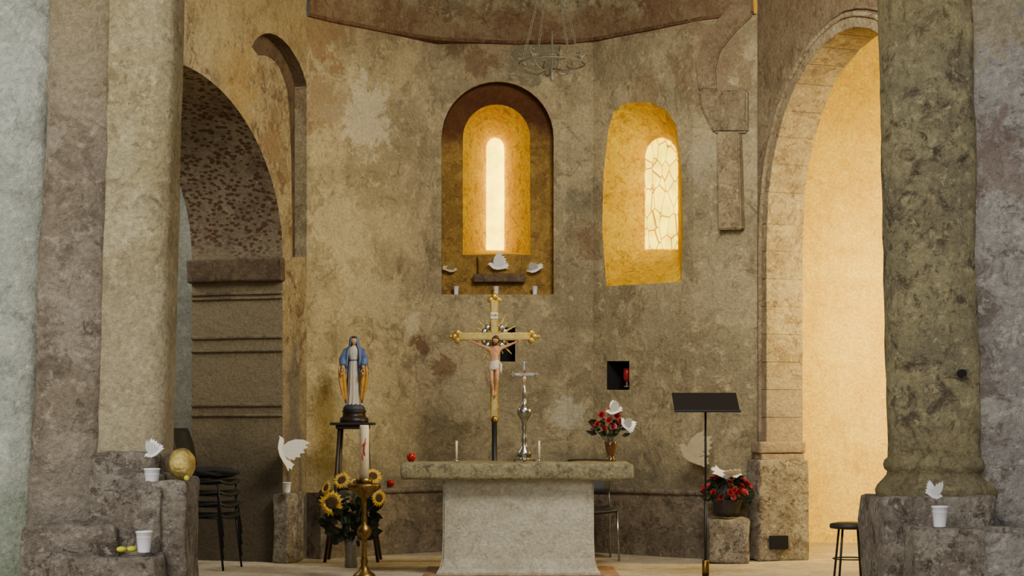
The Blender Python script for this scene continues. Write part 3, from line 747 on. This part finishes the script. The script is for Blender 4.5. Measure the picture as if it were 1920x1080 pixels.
# ---------------------------------------------------------------- flowers
def leaf(p,dirv,L,w,mat):
    dirv=Vector(dirv).normalized(); s_=dirv.cross(Vector((random.uniform(-.3,.3),1,random.uniform(-.3,.3)))).normalized()
    n=s_.cross(dirv).normalized()
    P=Vector(p); vs=[P,P+dirv*L*.35+s_*w*.5,P+dirv*L*.7+s_*w*.38-n*L*.06,P+dirv*L-n*L*.15,P+dirv*L*.7-s_*w*.38-n*L*.06,P+dirv*L*.35-s_*w*.5,P+dirv*L*.5+n*L*.08]
    return obj('lf',vs,[(0,1,6),(1,2,6),(2,3,6),(3,4,6),(4,5,6),(5,0,6)],mat,None,False)
def rose(p,r,mat,face=(0,-1,.3)):
    P=Vector(p); vs=[];fs=[]
    f=Vector(face).normalized(); q=f.to_track_quat('Z','Y')
    for ring,(n,rr,h,tl) in enumerate(((3,.25,.55,.2),(5,.5,.5,.45),(6,.8,.35,.8),(7,1.0,.1,1.1))):
        for i in range(n):
            a=2*math.pi*i/n+ring*.6+random.uniform(-.2,.2)
            c,s_=math.cos(a),math.sin(a); t=(-s_,c)
            b0=len(vs)
            for (x,y,z) in ((.1,-.2,-.2),(.1,.2,-.2),(rr*.75,.42,h*.6),(rr,.25,h+.15),(rr*1.05,0,h+.25),(rr,-.25,h+.15),(rr*.75,-.42,h*.6)):
                v=Vector((c*x+t[0]*y,s_*x+t[1]*y,z))*r; vs.append(P+q@v)
            fs.append(tuple(range(b0,b0+7)))
    return obj('r',vs,fs,mat,None,False)
def sunflower(p,r,face):
    P=Vector(p); q=Vector(face).normalized().to_track_quat('Z','Y'); vs=[];fs=[]; parts=[]
    for ring,(n,L,zo) in enumerate(((17,1.0,.0),(17,.88,.06))):
        for i in range(n):
            a=2*math.pi*(i+.5*ring)/n+random.uniform(-.07,.07); L2=L*random.uniform(.88,1.08)
            c,s_=math.cos(a),math.sin(a); b0=len(vs)
            for x,y,z in ((.4,-.07,zo),(.4,.07,zo),(.7*L2,.12,zo+.1),(L2,.0,zo-.02),(.7*L2,-.12,zo+.1)):
                vs.append(P+q@(Vector((c*x-s_*y,s_*x+c*y,z))*r))
            fs.append(tuple(range(b0,b0+5)))
    parts.append(obj('p',vs,fs,M_yel))
    o=lathe('dsc',[(.46,-.08),(.48,.05),(.40,.13),(.2,.10),(.02,.08)],M_brown,None,(0,0,0),20)
    o.data.transform(Matrix.Translation(P)@q.to_matrix().to_4x4()@Matrix.Scale(r,4)); parts.append(o); return parts
d=14.5
e=empty('sunflower_bouquet'); c=Vector((X(658,d),d,0)); parts=[]
lathe('vase',[(.05,0),(.055,.01),(.05,.08),(.048,.18),(.06,.24),(.054,.24),(.045,.18),(.04,.02)],M_iron,e,c,20)
heads=[((622,943),.115,(-.15,-1,.05)),((641,901),.085,(-.3,-.8,.5)),((699,893),.085,(.3,-.8,.6)),((710,934),.08,(.6,-.8,0)),((668,905),.07,(0,-.6,1)),((612,915),.07,(-.8,-.7,.4))]
for (a,b_),r,f in heads:
    p=W(a,b_,d-.1); parts+=sunflower(p,r,f); 
    parts.append(tube('st',[c+Vector((0,0,.2)),(c+Vector((0,0,.3))+p)/2,p+Vector((0,.03,0))],.007,M_leaf,None,6))
for i in range(120):
    a=random.uniform(0,2*math.pi); el=random.uniform(-.3,1.0); rr=random.uniform(.03,.18)
    p=c+Vector((math.cos(a)*rr*1.1,math.sin(a)*rr*.7,.40+random.uniform(-.18,.19)))
    parts.append(leaf(p,(math.cos(a),math.sin(a)*.8,el),random.uniform(.09,.15),random.uniform(.05,.08),random.choice([M_dleaf,M_dleaf,M_leaf])))
join('flowers_and_leaves',parts,e)
d=14.2
e=empty('flower_vase',(0,0,0)); c=Vector((X(1145,d),d,AT))
lathe('vase',[(.045,0),(.05,.006),(.035,.02),(.03,.05),(.042,.10),(.055,.16),(.05,.165),(.036,.10),(.02,.03)],M_amber,e,c,20)
parts=[]
for i in range(50):
    a=random.uniform(0,2*math.pi); rr=random.uniform(.0,.14); z=.20+random.uniform(0,.13)
    p=c+Vector((math.cos(a)*rr-.03,math.sin(a)*rr*.7,z))
    parts.append(leaf(p,(math.cos(a),math.sin(a),.3),random.uniform(.06,.1),.035,random.choice([M_dleaf,M_leaf])))
for (x,z,r) in ((1128,778,.03),(1142,788,.035),(1158,772,.032),(1120,795,.026),(1163,790,.028),(1150,800,.03),(1133,803,.026),(1112,800,.022),(1157,780,.028),(1140,770,.026)):
    p=W(x,z,d-.06); parts.append(rose(p,r,random.choice([M_red,M_pink,M_red]),(random.uniform(-.4,.4),-1,.4)))
    parts.append(tube('st',[c+Vector((0,0,.12)),p+Vector((0,.02,0))],.003,M_leaf,None,5))
join('roses_and_leaves',parts,e)
dv=dove(W(1150,772,d-.13),.14,-.15,.3,False,35); dv.parent=e
dv=dove(W(1172,797,d-.12),.14,.9,-.2,False,45); dv.parent=e
d=15.0
box('stone_block',(X(1326,d),14.85,0),(X(1402,d),15.25,Z(972,d)),M_base,None,.03,.02,6)
e=empty('flower_basket'); c=Vector((X(1364,d),d+.02,Z(972,d)+.024))
lathe('pot',[(.08,0),(.11,.03),(.13,.12),(.14,.14),(.13,.15),(.10,.10),(.05,.03)],M_pot,e,c,20,1,True)
parts=[]
for i in range(85):
    a=random.uniform(0,2*math.pi); el=random.uniform(-.3,1.2); r=.18
    p=c+Vector((math.cos(a)*math.cos(el)*r*1.1,math.sin(a)*math.cos(el)*r*.9,.20+math.sin(el)*.14))
    n=(p-(c+Vector((0,0,.14))))
    parts.append(rose(p+n.normalized()*.015,random.uniform(.022,.036),random.choice([M_red,M_red,M_red,M_pink]),n))
for i in range(110):
    a=random.uniform(0,2*math.pi); el=random.uniform(-.4,1.2); r=.16
    p=c+Vector((math.cos(a)*math.cos(el)*r,math.sin(a)*math.cos(el)*r*.9,.19+math.sin(el)*.13))
    parts.append(leaf(p,(math.cos(a),math.sin(a),math.sin(el)*.6),.09,.045,random.choice([M_dleaf,M_leaf])))
sph=sphere('fo',(c.x,c.y,c.z+.18),.14,M_dleaf,None,(1,.9,.9),16); parts.append(sph)
join('blossoms',parts,e)
dv=dove(c+Vector((0,-.10,.36)),.26,.15,.3,True,75); dv.parent=e
# ---------------------------------------------------------------- music stand
d=13.3; k=d/F
e=empty('music_stand',(X(1323,d),d,0))
zt,zb=Z(737,d),Z(771,d)
hw=61*k
box('desk',(-hw,-.006,-.0),(hw,.006,.27),M_black,e,.004,mtx=Matrix.Translation((0,-.11,zb))@Matrix.Rotation(-math.radians(58),4,'X'))
box('desk_lip',(-hw,-.12-.05,zb-.01),(hw,-.10,zb+.006),M_black,e,.003)
box('bracket',(-.02,-.02,zb+.0),(.02,.02,zb+.06),M_black,e,.004)
tube('tube_upper',[(0,0,.5),(0,0,zb+.05)],.0095,M_black,e,10)
tube('tube_lower',[(0,0,.02),(0,0,.62)],.013,M_black,e,10)
lathe('collar',[(.02,.03),(.028,.04),(.028,.15),(.018,.16)],M_brass,e,(0,0,0),16)
lathe('foot_disc',[(.15,0),(.15,.012),(.13,.02),(.03,.03),(.02,.035)],M_black,e,(0,0,0),32)
# ---------------------------------------------------------------- chairs
def chair(loc,rz,n=1,legmat=None,name='stacking_chair',st=.075):
    e=empty(name,loc,rz); legmat=legmat or M_chrome
    for i in range(n):
        o=st*i; s='_%d'%(i+1)
        rg=[]
        for y,zc,wd in ((-.22,-.02,.19),(-.19,.0,.205),(0,-.012,.215),(.16,-.008,.205),(.2,.01,.19)):
            rg.append([Vector((x*wd,y,.455+zc+o+.02*x*x)) for x in (-1,-.6,0,.6,1)])
        q=loft('seat'+s,rg,M_blk,e,False,True,False); q.modifiers.new('s','SOLIDIFY').thickness=.02
        rg=[]
        for z,y,wd in ((.58,.20,.19),(.64,.215,.205),(.76,.24,.21),(.86,.27,.20),(.90,.28,.17)):
            rg.append([Vector((x*wd,y-.03*x*x+.02,z+o)) for x in (-1,-.6,0,.6,1)])
        q=loft('backrest'+s,rg,M_blk,e,False,True,False); q.modifiers.new('s','SOLIDIFY').thickness=.016
        for sx in (-1,1):
            tube('front_leg'+s,[(sx*.21,-.22,o+.0),(sx*.20,-.17,.43+o),(sx*.19,.0,.44+o),(sx*.2,.17,.44+o)],.010,legmat,e,8)
            tube('rear_leg'+s,[(sx*.215,.25,o+.0),(sx*.2,.18,.43+o),(sx*.195,.22,.60+o),(sx*.19,.26,.80+o)],.010,legmat,e,8)
    return e
chair((X(1108,15.5),15.35,0),.12)
ch=chair((X(390,14.4),14.4,0),math.radians(78),4,M_black,'stacking_chair',.095)
def jf(c):
    q=c*(1+.22*noise.noise(c*2.3)+.12*noise.noise(c*5)); 
    return q
jk=sphere('draped_jacket',(0,-.02,.81),.23,M_cloth,ch,(.95,1.05,.22),36,jf)
# ---------------------------------------------------------------- stool right
d=12.9
e=empty('bar_stool',(X(1594,d),d,0))
lathe('seat',[(.11,.425),(.15,.43),(.155,.445),(.15,.465),(.10,.475),(.02,.477)],M_blk,e,(0,0,0),28)
for i in range(4):
    a=math.pi/4+i*math.pi/2; tube('leg_%d'%(i+1),[(.10*math.cos(a),.10*math.sin(a),.43),(.15*math.cos(a),.15*math.sin(a),0)],.009,M_black,e,8)
tube('foot_ring',[(.128*math.cos(t*math.pi/12),.128*math.sin(t*math.pi/12),.2) for t in range(25)],.006,M_black,e,6)
# ---------------------------------------------------------------- chandelier
d=15.3
c=W(1035,120,d); e=empty('chandelier',c)
R=.30
tube('crown_ring',[(R*math.cos(t*math.pi/16),R*math.sin(t*math.pi/16),0) for t in range(33)],.006,M_iron,e,6)
tube('inner_ring',[(.12*math.cos(t*math.pi/8),.12*math.sin(t*math.pi/8),.06) for t in range(17)],.005,M_iron,e,6)
for i in range(8):
    a=i*math.pi/4+.2; u_=Vector((math.cos(a),math.sin(a),0))
    tube('scroll_%d'%i,[u_*.05+Vector((0,0,-.05)),u_*.15+Vector((0,0,-.08)),u_*.26+Vector((0,0,-.05)),u_*R,u_*(R+.05)+Vector((0,0,.05)),u_*(R+.02)+Vector((0,0,.09)),u_*(R-.02)+Vector((0,0,.06))],.006,M_iron,e,6)
    lathe('candle_cup_%d'%i,[(.012,0),(.03,.02),(.03,.025),(.01,.025)],M_iron,e,u_*R+Vector((0,0,.01)),10)
def chain(p,q):
    p=Vector(p);q=Vector(q); n=int((q-p).length/.045); ps=[]
    dv=(q-p).normalized(); s1=dv.orthogonal().normalized(); s2=dv.cross(s1)
    for i in range(n):
        c0=p+(q-p)*((i+.5)/n); s_=s1 if i%2 else s2
        ps.append(tube('l',[c0+dv*.03*math.cos(t*math.pi/4)+s_*.012*math.sin(t*math.pi/4) for t in range(9)],.003,M_iron,None,5))
    return join('chain',ps,e)
for i in range(4):
    a=i*math.pi/2+.5; chain((R*math.cos(a),R*math.sin(a),0),(.03*math.cos(a),.03*math.sin(a),1.0))
chain((0,0,1.0),(0,0,1.5))
lathe('finial',[(.002,-.16),(.02,-.13),(.012,-.1),(.03,-.06),(.01,-.03),(.01,.3)],M_iron,e,(0,0,0),12)
# ---------------------------------------------------------------- lights
def area(name,loc,tgt,size,en,col,sy=None):
    l=bpy.data.lights.new(name,'AREA'); l.energy=en; l.color=col; l.size=size
    if sy: l.shape='RECTANGLE'; l.size_y=sy
    o=bpy.data.objects.new(name,l); SC.objects.link(o); o.location=loc
    o.rotation_euler=(Vector(tgt)-Vector(loc)).to_track_quat('-Z','Y').to_euler(); return o
area('nave_window_light',(-3.5,0,5.5),(0.3,14,1.6),4,620,(1,.98,.93))
area('choir_fill_light',(1.5,10.6,5.0),(-.9,16,1.8),1.6,285,(1,.94,.81))  # added fill, unseen; brightens the apse, its left panel most
area('chapel_window_light',(4.7,14.6,2.6),(3.0,17.6,2.2),1.0,300,(1,.76,.24))
area('chapel_left_light',(-4.6,15,4.2),(-2.9,17.6,2),1.0,55,(1,.99,.93))
w=bpy.data.worlds.new('world'); bpy.context.scene.world=w; w.use_nodes=True
bg=w.node_tree.nodes['Background']; bg.inputs[0].default_value=(.96,.96,1,1); bg.inputs[1].default_value=.58
cam=bpy.data.cameras.new('camera'); co=bpy.data.objects.new('camera',cam); SC.objects.link(co)
co.location=(0,0,EYE); co.rotation_euler=(math.pi/2,0,0); cam.sensor_width=36; cam.lens=36*F/1920; cam.shift_y=(YH-540)/1920
cam.clip_end=100
bpy.context.scene.camera=co
